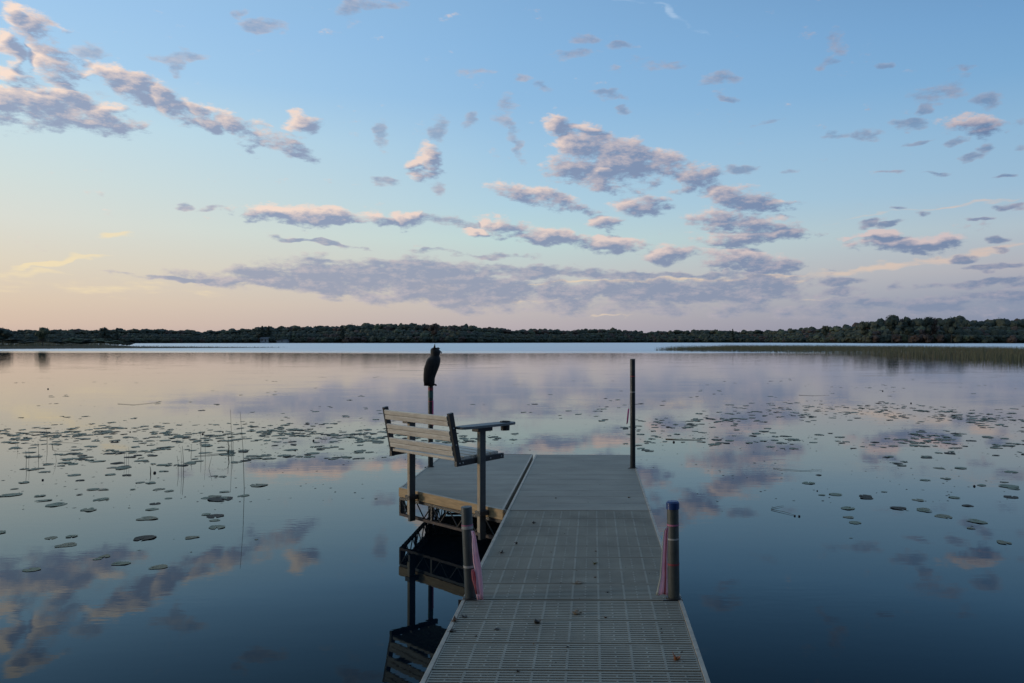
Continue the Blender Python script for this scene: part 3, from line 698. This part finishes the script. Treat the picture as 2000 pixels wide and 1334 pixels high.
def truss(a, c, nseg, label_mat='black', bottom='rust', zt=-.10, zb=-.255):
    a, c = Vector(a), Vector(c); L = (c-a).length; d = (c-a).normalized()
    m = MB(); m.beam(a+Vector((0,0,zt)), c+Vector((0,0,zt)), .03, .025)
    for k in range(nseg+1):
        q = a + d*(L*k/nseg)
        if k % 2 == 0 or k == nseg: m.beam(q+Vector((0,0,zb+.012)), q+Vector((0,0,zt)), .022, .022, up=d)
    for k in range(nseg):
        q0, q1 = a+d*(L*k/nseg), a+d*(L*(k+1)/nseg); qm = (q0+q1)/2
        m.tube([q0+Vector((0,0,zt)), qm+Vector((0,0,zb+.014))], .006, 6); m.tube([qm+Vector((0,0,zb+.014)), q1+Vector((0,0,zt))], .006, 6)
    m.build('truss_web', M['black'], pr)
    m = MB(); m.beam(a+Vector((0,0,zb)), c+Vector((0,0,zb)), .034, .024); m.build('truss_chord', M[bottom], pr)
truss(Vector((*A_,0))+nd*.012, Vector((*B_,0))+nd*.012, 6)
truss((XL+.02, A_[1]+.06, 0), (XL+.02, YF-.03, 0), 8, bottom='black')
truss((XL+.05, YF-.02, 0), (XR-.05, YF-.02, 0), 5, bottom='black')
truss((XR-.03, B_[1]+.08, 0), (XR-.03, YF-.06, 0), 9, bottom='black')
truss((XL+.05, 8.75, 0), (XR-.05, 8.75, 0), 5, bottom='black')
m = MB(); m.beam((XL+.02, A_[1]+.02, -.09), (XL+.02, A_[1]+.02, -.265), .04, .04, up=Vector((1,0,0))); m.build('corner_upright', M['black'], pr)
m = MB(); m.beam((XR-.02, B_[1]+.05, -.09), (XR-.02, B_[1]+.05, -.265), .04, .04, up=Vector((1,0,0))); m.build('corner_upright', M['black'], pr)

# ------------------------------------------------------------------ bench
def wv(v): # dock-local to world direction
    c, s_ = math.cos(YAW), math.sin(YAW); return Vector((v.x*c - v.y*s_, v.x*s_ + v.y*c, v.z))
aw_, nw_ = wv(ad), wv(nd)
Pl = dock(*A_) + aw_*(.185*AL) - nw_*.049
Pl.z = 0
ang = math.atan2(aw_.y, aw_.x)
bench = empty('bench', (Pl.x, Pl.y, DZ), ang, 'slatted wooden bench with black steel frame and a cup holder table, on the dock corner', 'bench')
# local frame: x along bench (left to right), y = facing direction (away), z above deck
LB = .672*AL
def rail_pt(s_, z=0): return s_, z
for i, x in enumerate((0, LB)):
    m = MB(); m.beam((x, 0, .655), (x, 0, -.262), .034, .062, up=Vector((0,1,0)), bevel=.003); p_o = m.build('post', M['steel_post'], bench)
    m = MB(); m.beam((x, -.0345, .655), (x, -.0345, -.20), .034, .007, up=Vector((0,1,0)), bevel=.001); m.build('lit_face_strip', M['post'], p_o)  # thin strip added so the narrow post face looks warmly lit
sx = (.042, LB-.042)
for x, o_ in ((.034, 1), (LB-.034, -1)):
    m = MB(); m.beam((x, -.255, .40), (x, .265, .418), .032, .045, bevel=.002); m.build('seat_rail', M['black'], bench)
    m = MB(); m.beam((x, -.225, .40), (x, -.312, .825), .034, .045, up=Vector((0,1,0)), bevel=.002); m.build('back_upright', M['black'], bench)
xa, xb = .052, LB-.052
for k in range(5):
    y = -.205 + k*.098; z = .434 + .0035*k
    m = MB(); m.beam((xa, y, z), (xb, y, z+.0), .082, .024, bevel=.004); m.build('seat_slat', M['slat'], bench)
upb = Vector((0, -.087, .425)).normalized()
for k in range(3):
    for j in range(2):
        t = .085 + k*.129 + j*.0455
        q = Vector((0, -.232, .40)) + upb*t + Vector((0,-.012,0))
        m = MB(); m.beam((xa, q.y, q.z), (xb, q.y, q.z), .022, .0425, up=upb, bevel=.005); m.build('back_slat', M['slat'], bench)
def table(x, big):
    z = .70; cy = .05 if big else .0; hl = .305 if big else .16; hw = .075
    pts = []
    for k in range(28):
        t = 2*math.pi*k/28; c, s_ = math.cos(t), math.sin(t)
        pts.append((x + math.copysign(abs(c)**.5, c)*hw, cy + math.copysign(abs(s_)**.45, s_)*hl))
    m = MB(); m.prism(pts, z-.011, z+.011); m.build('armrest_table', M['table'], bench, bevel=.003)
    m = MB(); m.box(x-.04, x+.04, -.075, .085, z-.045, z-.013); m.build('table_bracket', M['black'], bench)
    if big:
        q = [(x, .265)]
        m = MB(); m.tube([(x,.265,z-.06),(x,.265,z-.0115)], [.038,.04], 24); m.build('cup_holder', M['black'], bench)
        m = MB(); m.tube([(x,.265,z+.0115),(x,.265,z+.0115),(x,.265,z+.020),(x,.265,z+.020),(x,.265,z+.0125)], [.034,.047,.046,.036,.034], 24); m.build('cup_rim', M['black'], bench)
table(LB, True); table(0, False)
for x in (0, LB):
    m = MB(); m.beam((x, -.0, -.02), (x, 0, -.06), .07, .1, up=Vector((0,1,0))); m.build('mounting_plate', M['black'], bench)
for x, o_ in ((.034, -1), (LB-.034, 1)):
    for (y, z) in ((-.225, .405), (-.19, .405), (.0, .41), (.11, .413), (.235, .417), (-.262, .56), (-.289, .70)):
        m = MB(); m.tube([(x + o_*.015, y, z), (x + o_*.0215, y, z)], .0065, 10); m.build('bolt', M['collar'], bench)

# ------------------------------------------------------------------ owl decoy
po = dock(lx4, ly4, 1.335)
owl = empty('owl_decoy', po, 0, 'dark plastic owl decoy perched on the post behind the bench', 'owl decoy')
S = .00580
prof = [(0,-2.5,10.2,9),(3,-2.6,10.4,9.5),(14,-2,10.3,10.5),(20,-1.0,11,11.3),(30,1.2,12.8,12.4),(38,3.2,13.8,12.8),(46,5.0,14,12.6),(52,6.4,12.8,11.8),(55.5,7.6,10.2,10),(58,8.4,8.6,8.8),(61,9.0,9.0,9.2),(65,9.3,9.7,9.8),(69,8.9,9.2,9.2),(72,8.2,7.4,7.4),(74,7.8,4.4,4.4),(74.8,7.6,.4,.4)]
m = MB(); vs = []; nn = 24
for (z, cx, rx, ry) in prof:
    for k in range(nn):
        t = 2*math.pi*k/nn; vs.append(((cx + rx*math.cos(t))*S, (ry*math.sin(t) + (z-30)*.02)*S, z*S))
m.add(vs, [(i*nn+k, i*nn+(k+1)%nn, (i+1)*nn+(k+1)%nn, (i+1)*nn+k) for i in range(len(prof)-1) for k in range(nn)] + [tuple(reversed(range(nn)))])
m.build('body', M['owl'], owl, smooth=True)
for s_ in (-1, 1):  # folded wings reaching the tail
    m = MB(); vs = []; zz = [(1,-4,5,1.5),(10,-3.5,7,2.2),(22,-1.5,9,2.6),(34,1,10.5,2.8),(44,4,10,2.6),(51,5.5,7,1.6),(54,6,2,.4)]
    for (z, cx, rx, th) in zz:
        for k in range(12):
            t = 2*math.pi*k/12; vs.append(((cx-1.5+rx*math.cos(t))*S, (s_*(10.2 if z > 8 else 8.5) + th*math.sin(t))*S, z*S))
    m.add(vs, [(i*12+k, i*12+(k+1)%12, (i+1)*12+(k+1)%12, (i+1)*12+k) for i in range(len(zz)-1) for k in range(12)] + [tuple(reversed(range(12))), tuple(range(72, 84))])
    m.build('wing', M['owl'], owl, smooth=True)
m = MB(); m.tube([Vector(q)*S for q in ((7.5,-5,70),(9.0,-6,76),(9.4,-6.4,81.5))], [3.0*S, 1.7*S, .3*S], 8); m.build('ear_tuft', M['owl'], owl, smooth=True)
m = MB(); m.tube([Vector(q)*S for q in ((10,4,71),(14.5,5.5,73),(17.5,6,72.5))], [3.0*S, 1.8*S, .3*S], 8); m.build('ear_tuft', M['owl'], owl, smooth=True)
m = MB(); m.tube([Vector(q)*S for q in ((9,-5,74),(14.5,-1,69.5),(19.5,3,65.5))], [1.4*S, 2.0*S, .7*S], 8); m.build('brow_ridge', M['owl'], owl, smooth=True)
m = MB(); m.tube([Vector(q)*S for q in ((17,2,67),(20.3,3,65),(20.8,3.2,62))], [1.8*S, 1.3*S, .2*S], 8); m.build('beak', M['owl'], owl, smooth=True)
for s_ in (-1, 1):
    m = MB()
    for q in (-1.6, 0, 1.6): m.tube([Vector((5, s_*4+q, 3))*S, Vector((9.5, s_*4.3+q*1.2, 2.2))*S, Vector((11, s_*4.4+q*1.2, -.5))*S], [1.0*S, .9*S, .3*S], 6)
    m.build('foot', M['owl'], owl, smooth=True)

# ------------------------------------------------------------------ fallen leaves on the deck
def fallen_leaf(px, py, size, mat, rot, label, curl=.3, lobes=0):
    q = ground(px, py, DZ+.001); m = MB(); nu, nv = 9, 4; vs = []
    for i in range(nu):
        t = i/(nu-1); wdt = math.sin(math.pi*min(1, t*.97+.015))**.8*(.34 + (.14*math.cos(t*math.pi*lobes*2) if lobes else 0))
        for j in range(-nv, nv+1):
            v_ = j/nv; x = (t-.5); y = v_*wdt
            z = curl*(.9*(y*y)*2.2 + (x*x)*.8 + .10*math.sin(9*x+5*y)) + .03
            vs.append((x*size, y*size, z*size))
    W_ = 2*nv+1
    m.add(vs, [(i*W_+j, (i+1)*W_+j, (i+1)*W_+j+1, i*W_+j+1) for i in range(nu-1) for j in range(W_-1)])
    m.tube([(-.5*size, 0, .04*size), (-.68*size, .03*size, .10*size), (-.8*size, .02*size, .05*size)], .012*size, 5)
    o = m.build('fallen_leaf', M[mat], smooth=True); o.location = q; o.rotation_euler = (0, 0, R(rot))
    md = o.modifiers.new('thickness', 'SOLIDIFY'); md.thickness = .0008
    return tag(o, label, 'leaf', 'fallen leaves on the walkway')
for a in [(1322,1288,.045,'leaf_orange',60,'curled orange brown leaf near the right edge of the nearest section',1.4,2),
          (1127,1199,.055,'leaf_pale',5,'pale tan leaf lying just past the two short posts',.9,0),
          (1050,1217,.045,'leaf_dark',50,'dark curled leaf left of the pale tan leaf',1.2,0),
          (888,1213,.045,'leaf_brown',10,'brown leaf touching the left rail below the leaning post',.9,2),
          (907,1205,.038,'leaf_dark',-40,'thin dark leaf beside the brown leaf at the left rail',.5,0),
          (884,1233,.038,'leaf_dark',30,'small dark leaf at the left rail nearer the viewer',.6,0),
          (971,1229,.034,'leaf_dark',15,'slim dark leaf lying left of the dark curled leaf',.3,0),
          (930,1243,.016,'leaf_dark',0,'dark crumb of leaf left of the slim dark leaf',.8,0),
          (1183,1206,.02,'leaf_brown',70,'small brown scrap right of the pale tan leaf',.9,0),
          (1130,1139,.06,'leaf_pale',12,'narrow pale leaf in the middle beyond the short posts',.4,0),
          (1162,1101,.04,'leaf_yellow',80,'yellow green leaf on the middle of the walkway',.8,2),
          (1164,1077,.018,'leaf_brown',30,'tiny brown scrap just beyond the yellow green leaf',.8,0),
          (1163,1128,.018,'leaf_brown',30,'tiny brown scrap just nearer than the yellow green leaf',.8,0),
          (1043,1022,.034,'leaf_dark',20,'small black leaf farthest up the middle section',1.2,0),
          (1008,1062,.032,'leaf_dark',120,'small black leaf in the left half of the middle section',1.3,0),
          (980,1080,.036,'leaf_dark',-10,'small black leaf near the left rail of the middle section',1.0,2),
          (1187,1157,.016,'leaf_dark',0,'dark speck of leaf short of the post line',1,0),
          (1012,1311,.018,'leaf_dark',45,'dark scrap of leaf close to the bottom of the view',1,0),
          (1229,972,.03,'leaf_brown',30,'small brown leaf on the far smooth section near its right side',.8,0),
          (1086,973,.022,'leaf_brown',30,'small brown leaf on the far smooth section near its left side',.8,0),
          (1109,1264,.016,'leaf_dark',45,'dark speck of leaf in the middle of the nearest section',1,0)]:
    fallen_leaf(*a)

crumbs = MB()
for k in range(55):
    q = dock(random.uniform(-.57, .57), random.uniform(2.9, 9.3), DZ+.0012); a = random.random()*6.28; l_ = random.uniform(.0025, .008); w_ = l_*random.uniform(.3, .8)
    c, s_ = math.cos(a), math.sin(a)
    crumbs.add([(q.x-c*l_, q.y-s_*l_, q.z), (q.x+s_*w_, q.y-c*w_, q.z), (q.x+c*l_, q.y+s_*l_, q.z), (q.x-s_*w_, q.y+c*w_, q.z), (q.x, q.y, q.z+l_*.5)], [(0,1,4), (1,2,4), (2,3,4), (3,0,4)], k % 2)
tag(crumbs.build('leaf_crumbs', [M['leaf_dark'], M['leaf_brown']]), 'tiny dark crumbs of dirt and leaf scattered over the walkway', 'crumbs', kind='stuff')

# ------------------------------------------------------------------ lily pads
def pad_mesh(seed, mat):
    rs = random.Random(seed); m = MB(); n = 20; notch = rs.uniform(.12, .22); vs = [(0,0,.008)]
    for ring_ in (.55, 1.0):
        for k in range(n+1):
            t = notch + (2*math.pi-2*notch)*k/n
            wob = 1 + (.05 + .05*(seed % 3))*math.sin((2+seed % 2)*t+seed) + .04*math.sin(7*t+seed*2)
            rim = .012 + .07*max(0, math.sin(2*t+seed*1.7))**3 if ring_ == 1.0 else .006
            vs.append((math.cos(t)*ring_*wob, math.sin(t)*ring_*wob*.88, rim*ring_))
    W_ = n+1
    fs = [(0, 1+k, 2+k) for k in range(n)] + [(1+k, 1+W_+k, 2+W_+k, 2+k) for k in range(n)]
    m.add(vs, fs); o = m.build('lily_pad', M[mat], smooth=True); return o
protos = [pad_mesh(i, mt) for i, mt in enumerate(['pad','pad2','pad','pad3','pad','pad2'])]
def band(x, y):
    wt = 0
    if x < 780:
        wt += 1.0*math.exp(-((y-(846+6*math.sin(x*.02)))/13)**2) * (1 if x > 60 else .6)
        wt += .25*math.exp(-((y-878)/22)**2) + (.05 if 900 < y < 985 and x < 500 else 0) + (.006 if 985 <= y < 1065 and x < 460 else 0)
        wt += .045 if 735 < y < 830 else 0
        if x > 520 and y > 900: wt *= .25
    elif x < 1010: wt += .55*math.exp(-((y-852)/12)**2) + (.03 if 735 < y < 830 else 0)
    elif x < 1215: wt += .10*math.exp(-((y-812)/14)**2) + (.02 if 740 < y < 830 else 0)
    else:
        yc = 818 + 16*math.sin(x*.006+1.0)
        wt += .85*math.exp(-((y-yc)/13)**2)*(1 if x > 1330 else .6) + .35*math.exp(-((y-(858+.02*(x-1600)))/15)**2)*(1 if x < 1500 or x > 1700 else .5)
        wt += (.022 if 880 < y < 1000 and x > 1480 else 0) + (.003 if 1000 <= y < 1030 and x > 1520 else 0) + (.06 if 740 < y < 800 else 0)
    return wt
pads = []
# pads one can pick out, measured
for (px, py, s_) in [(283,1051,44),(310,1108,34),(420,1008,36),(424,1030,34),(374,1050,26),(288,1013,38),(297,995,24),(430,975,50),(408,973,26),(110,986,40),(140,1048,22),(100,1051,24),(170,995,28),(182,956,24),(85,978,26),(20,967,40),(505,948,36),(88,922,22),(145,928,26),(176,997,24),(205,1087,22),(236,1101,32),(62,1113,32),(190,1092,16),
                     (1656,993,30),(1670,1021,26),(1692,973,26),(1755,993,32),(1806,998,26),(1843,1009,34),(1794,977,24),(1864,972,24),(1908,1019,36),(1896,1032,16),(1960,1060,28),(1690,969,26),(1632,966,28),(1975,971,30),(1890,988,22),(1970,950,40),(1605,967,14),(1807,938,20),(1848,935,22),(1975,922,26),(1980,955,20)]:
    d = ground(px, py).y; pads.append((px, py, s_/2*d/F))
yp_l = []
while len(pads) < 1500:
    px = random.uniform(-40, 2040); py = random.uniform(735, 1065)
    if random.random() > band(px, py)*1.0: continue
    d = ground(px, py).y; r_ = random.uniform(.035, .088)
    if d > 11: r_ *= 1.25
    pads.append((px, py, r_))
    # pads come in little drifts
    if random.random() < .6 and py < 930:
        for _ in range(random.randint(1, 2)):
            ax_, ay_ = px + random.gauss(0, 16), py + random.gauss(0, 2.2); pads.append((ax_, ay_, random.uniform(.035, .085)))
def free(q):
    lx_ = q.x - WX0 - .0157*q.y
    return not (-1.95 < lx_ < .72 and q.y < 10.1)
plist = []
for (px, py, r_) in pads:
    q = ground(px, py)
    if free(q): plist.append((r_*r_/(q.y*q.y*q.y), q, r_))
plist.sort(key=lambda t: -t[0])
used = set(); stuffV = MB(); singles = []
for i, (_, q, r_) in enumerate(plist):
    k = random.randrange(6); rz = random.random()*6.28
    if i < 296:
        o = protos[k] if k not in used else protos[k].copy()
        if k in used: C.objects.link(o)
        used.add(k)
        q.z = .002 + random.random()*.003
        o.location = q; o.rotation_euler = (random.gauss(0, .008), random.gauss(0, .008), rz); o.scale = (r_, r_, r_*.6)
        left = q.x < -.6
        side_ = 'left' if left else 'right'
        singles.append((q.y, side_, k, o))
    else:
        me = protos[k].data; c, s_ = math.cos(rz), math.sin(rz)
        stuffV.add([(q.x + (v.co.x*c - v.co.y*s_)*r_, q.y + (v.co.x*s_ + v.co.y*c)*r_, .002 + (i % 7)*.0005 + v.co.z*r_) for v in me.vertices],
                   [tuple(p_.vertices) for p_ in me.polygons], (0,1,0,2,0,1)[k])
ORD = ['nearest', 'second nearest', 'third nearest', 'fourth nearest', 'fifth nearest', 'sixth nearest', 'seventh nearest', 'eighth nearest', 'ninth nearest', 'tenth nearest']
TONE = ['green', 'olive', 'green', 'brown', 'green', 'olive']
for side_ in ('left', 'right'):
    ls = sorted([t for t in singles if t[1] == side_], key=lambda t: t[0])
    for j, (yy_, _, k, o) in enumerate(ls):
        if j < 10: lb = ORD[j] + ' lily pad to the viewer on the ' + side_ + ' of the walkway, ' + TONE[k] + ' and flat'; gp = 'nearest lily pads on the open water, ' + side_
        elif yy_ < 10.5: lb = TONE[k] + ' lily pad scattered on open water nearer than the dense band, ' + side_ + ' of walkway'; gp = 'scattered near lily pads, ' + side_
        elif yy_ < 15: lb = TONE[k] + ' lily pad along the nearer side of the dense pad band, ' + side_ + ' of walkway'; gp = 'lily pads at the near side of the dense band, ' + side_
        else: lb = TONE[k] + ' lily pad crowded in the dense far band of pads, ' + side_ + ' of walkway'; gp = 'lily pads of the dense far band, ' + side_
        tag(o, lb, 'lily pad', gp)
tag(stuffV.build('distant_lily_pads', [M['pad'], M['pad2'], M['pad3']], smooth=True), 'distant drifts of tiny dark lily pads across the calm water', 'lily pads', kind='stuff')

bits = MB()
for k in range(2200):
    if k % 4:
        _, q0, _r = random.choice(plist); x, y = q0.x + random.gauss(0, .35), q0.y + random.gauss(0, .7)
    else:
        q0 = ground(random.uniform(-60, 2060), random.uniform(745, 1000)); x, y = q0.x, q0.y
    if not free(Vector((x, y, 0))) or y < 6.5 or (y < 9 and k % 3): continue
    a = random.random()*6.28; l_ = random.uniform(.006, .022)*(1 + y*.03); w_ = l_*random.uniform(.25, .8); c, s_ = math.cos(a), math.sin(a)
    bits.add([(x-c*l_, y-s_*l_, .0015), (x+s_*w_, y-c*w_, .003), (x+c*l_, y+s_*l_, .0015), (x-s_*w_, y+c*w_, .003)], [(0,1,2,3)], k % 3)
tag(bits.build('floating_debris', [M['pad2'], M['pad3'], M['leaf_dark']]), 'scattered tiny leaf scraps and weed bits floating on the lake', 'debris', kind='stuff')

# ------------------------------------------------------------------ rushes, pods and floating stems
def stem(pts, r_, label, name='rush_stem', cat='rush', group='rush stems standing in the water left of the bench', mat='rush'):
    b0 = Vector(pts[0]); m = MB(); m.tube([Vector(q)-b0 for q in pts], [1.5*r_*(1-.6*i/(len(pts)-1)) for i in range(len(pts))], 6)
    o = m.build(name, M[mat], smooth=True); o.location = b0
    return tag(o, label, cat, group)
def rush(px, pb, tx, ty, label, r_=.0028, under=True):
    g = ground(px, pb); d = g.y; top = at(tx, ty, d); mid_ = (g+top)/2 + Vector(((tx-px)*-.0015*.6, .01, 0))
    stem([Vector((g.x, g.y, -.05)), g, mid_, top], r_, label)
rushes = [(477,957,469,804,'tallest nearest rush stem, standing alone right of the rush clump',.0030),
 (452,881,450,800,'tall upright rush stem at the right of the rush clump',.0034),
 (446,886,445,846,'short stout rush at the foot of the tall upright rush',.0042),
 (455,882,454,849,'short rush just right of the tall upright rush',.0034),
 (392,884,392,846,'stout rush with a dark bud left of the rush clump',.0038),
 (401,890,399,842,'slender rush next to the stout budded rush',.0024),
 (408,915,414,890,'leaning small rush nearer than the budded rush',.0024),
 (373,893,374,868,'short rush right of the paired rushes',.0028),
 (358,919,356,871,'taller of the paired rushes left of the clump',.0038),
 (354,919,353,874,'thin rush touching the taller of the pair',.0022),
 (348,920,346,890,'shorter of the paired rushes left of the clump',.0030),
 (294,925,293,911,'stubby dark rush beside the dark seed pod',.006),
 (243,903,242,880,'faint thin rush, left one of a row of three',.0018),
 (247,904,246,876,'faint thin rush, middle one of a row of three',.0018),
 (251,902,251,873,'faint thin rush, right one of a row of three',.0018),
 (92,871,90,838,'dark upright rush above the far pads at the left',.0036),
 (75,893,74,862,'rush stem left of the dark upright rush',.003),
 (51,912,50,880,'nearer rush stem at the far left',.003),
 (56,906,56,874,'thin rush stem just right of the nearer far left one',.0018),
 (34,872,33,848,'fine rush stem farthest left of all',.0016),
 (110,900,103,872,'leaning fine rush right of the dark upright rush',.0018)]
for a in rushes: rush(*a)
# bent rushes
g0 = ground(446, 888); d0 = g0.y
stem([g0, at(448,872,d0), at(444,862,d0), at(436,858,d0), at(431,859,d0), at(424,862,d0)], .003, 'bent over rush curving left from the rush clump')
g0 = ground(102, 873); d0 = g0.y
stem([g0, at(103,867,d0), at(112,864.5,d0), at(140,865,d0), at(160,867.5,d0)], .003, 'rush bent flat towards the right among the left pads')
def floater(pts, label, r_=.004):
    q = [ground(*p_) + Vector((0,0,.006+.004*(i % 2))) for i, p_ in enumerate(pts)]
    stem(q, r_, label, 'floating_stem', 'water plant stem', 'loose stems floating on the lake')
floater([(1510,915),(1530,918),(1570,920),(1606,918)], 'long pale stem floating right of the tall far post', .0022)
floater([(1506,996),(1530,1001),(1552,1007)], 'thin dark stem trailing from the pair of floating pods', .0022)
floater([(1506,994),(1520,991),(1531,989)], 'short dark stem forking from the trailing stem', .002)
floater([(230,789),(262,791),(300,787),(311,785)], 'long drift stem on the far bright water at the left', .003)
floater([(1560,772),(1590,773),(1620,772)], 'long drift stem on the far water at the right', .003)
floater([(445,886),(420,888),(380,892)], 'loose stem lying across the foot of the rush clump', .004)
floater([(1300,858),(1330,859),(1372,860)], 'dark stem lying on the water just right of the tall post', .006)
# seed pods
def pod(px, py, r_, label):
    r_ *= .72
    g = ground(px, py); m = MB(); n = 10
    pr_ = [(-.6,.3),(-.3,.8),(.1,1.0),(.5,.85),(.8,.62),(.95,.66),(1.0,.4),(1.02,.02)]
    m.tube([(0,0,z*r_) for z, _ in pr_], [q*r_ for _, q in pr_], n)
    m.tube([(0,0,-.6*r_),(.8*r_,.5*r_,-1.1*r_)], [r_*.22, r_*.18], 5)
    o = m.build('seed_pod', M['pod'], smooth=True); o.location = (g.x, g.y, r_*.25); o.rotation_euler = (1.0, .5, px)
    tag(o, label, 'seed pod', 'dark seed pods on the water')
for a in [(302,924,.028,'round black seed pod beside the stubby dark rush'),(83,938,.02,'small seed pod low at the left among pads'),(396,848,.028,'dark bud floating at the top of the budded rush'),
          (229,862,.02,'dark seed pod left of the faint row of three rushes'),(1552,1008,.016,'left one of two black seed pods floating together'),(1561,1009,.017,'right one of two black seed pods floating together'),
          (1316,864,.03,'dark pod at the end of the stem right of the tall post'),(1779,788,.035,'dark pod far out on the right water'),(1724,764,.035,'second dark pod far out on the right water'),(1903,950,.022,'dark pod between pads near the right edge'),
          (254,844,.02,'dark pod on the dense pads left of the rushes'),(435,844,.022,'dark pod left of the tall upright rush'),(612,861,.026,'dark pod right of the rush clump'),(577,880,.018,'small dark pod between the rush clump and bench'),
          (1596,959,.013,'tiny dark pod right of the two floating together'),(94,760,.04,'lone dark pod far out on the left water')]:
    pod(*a)
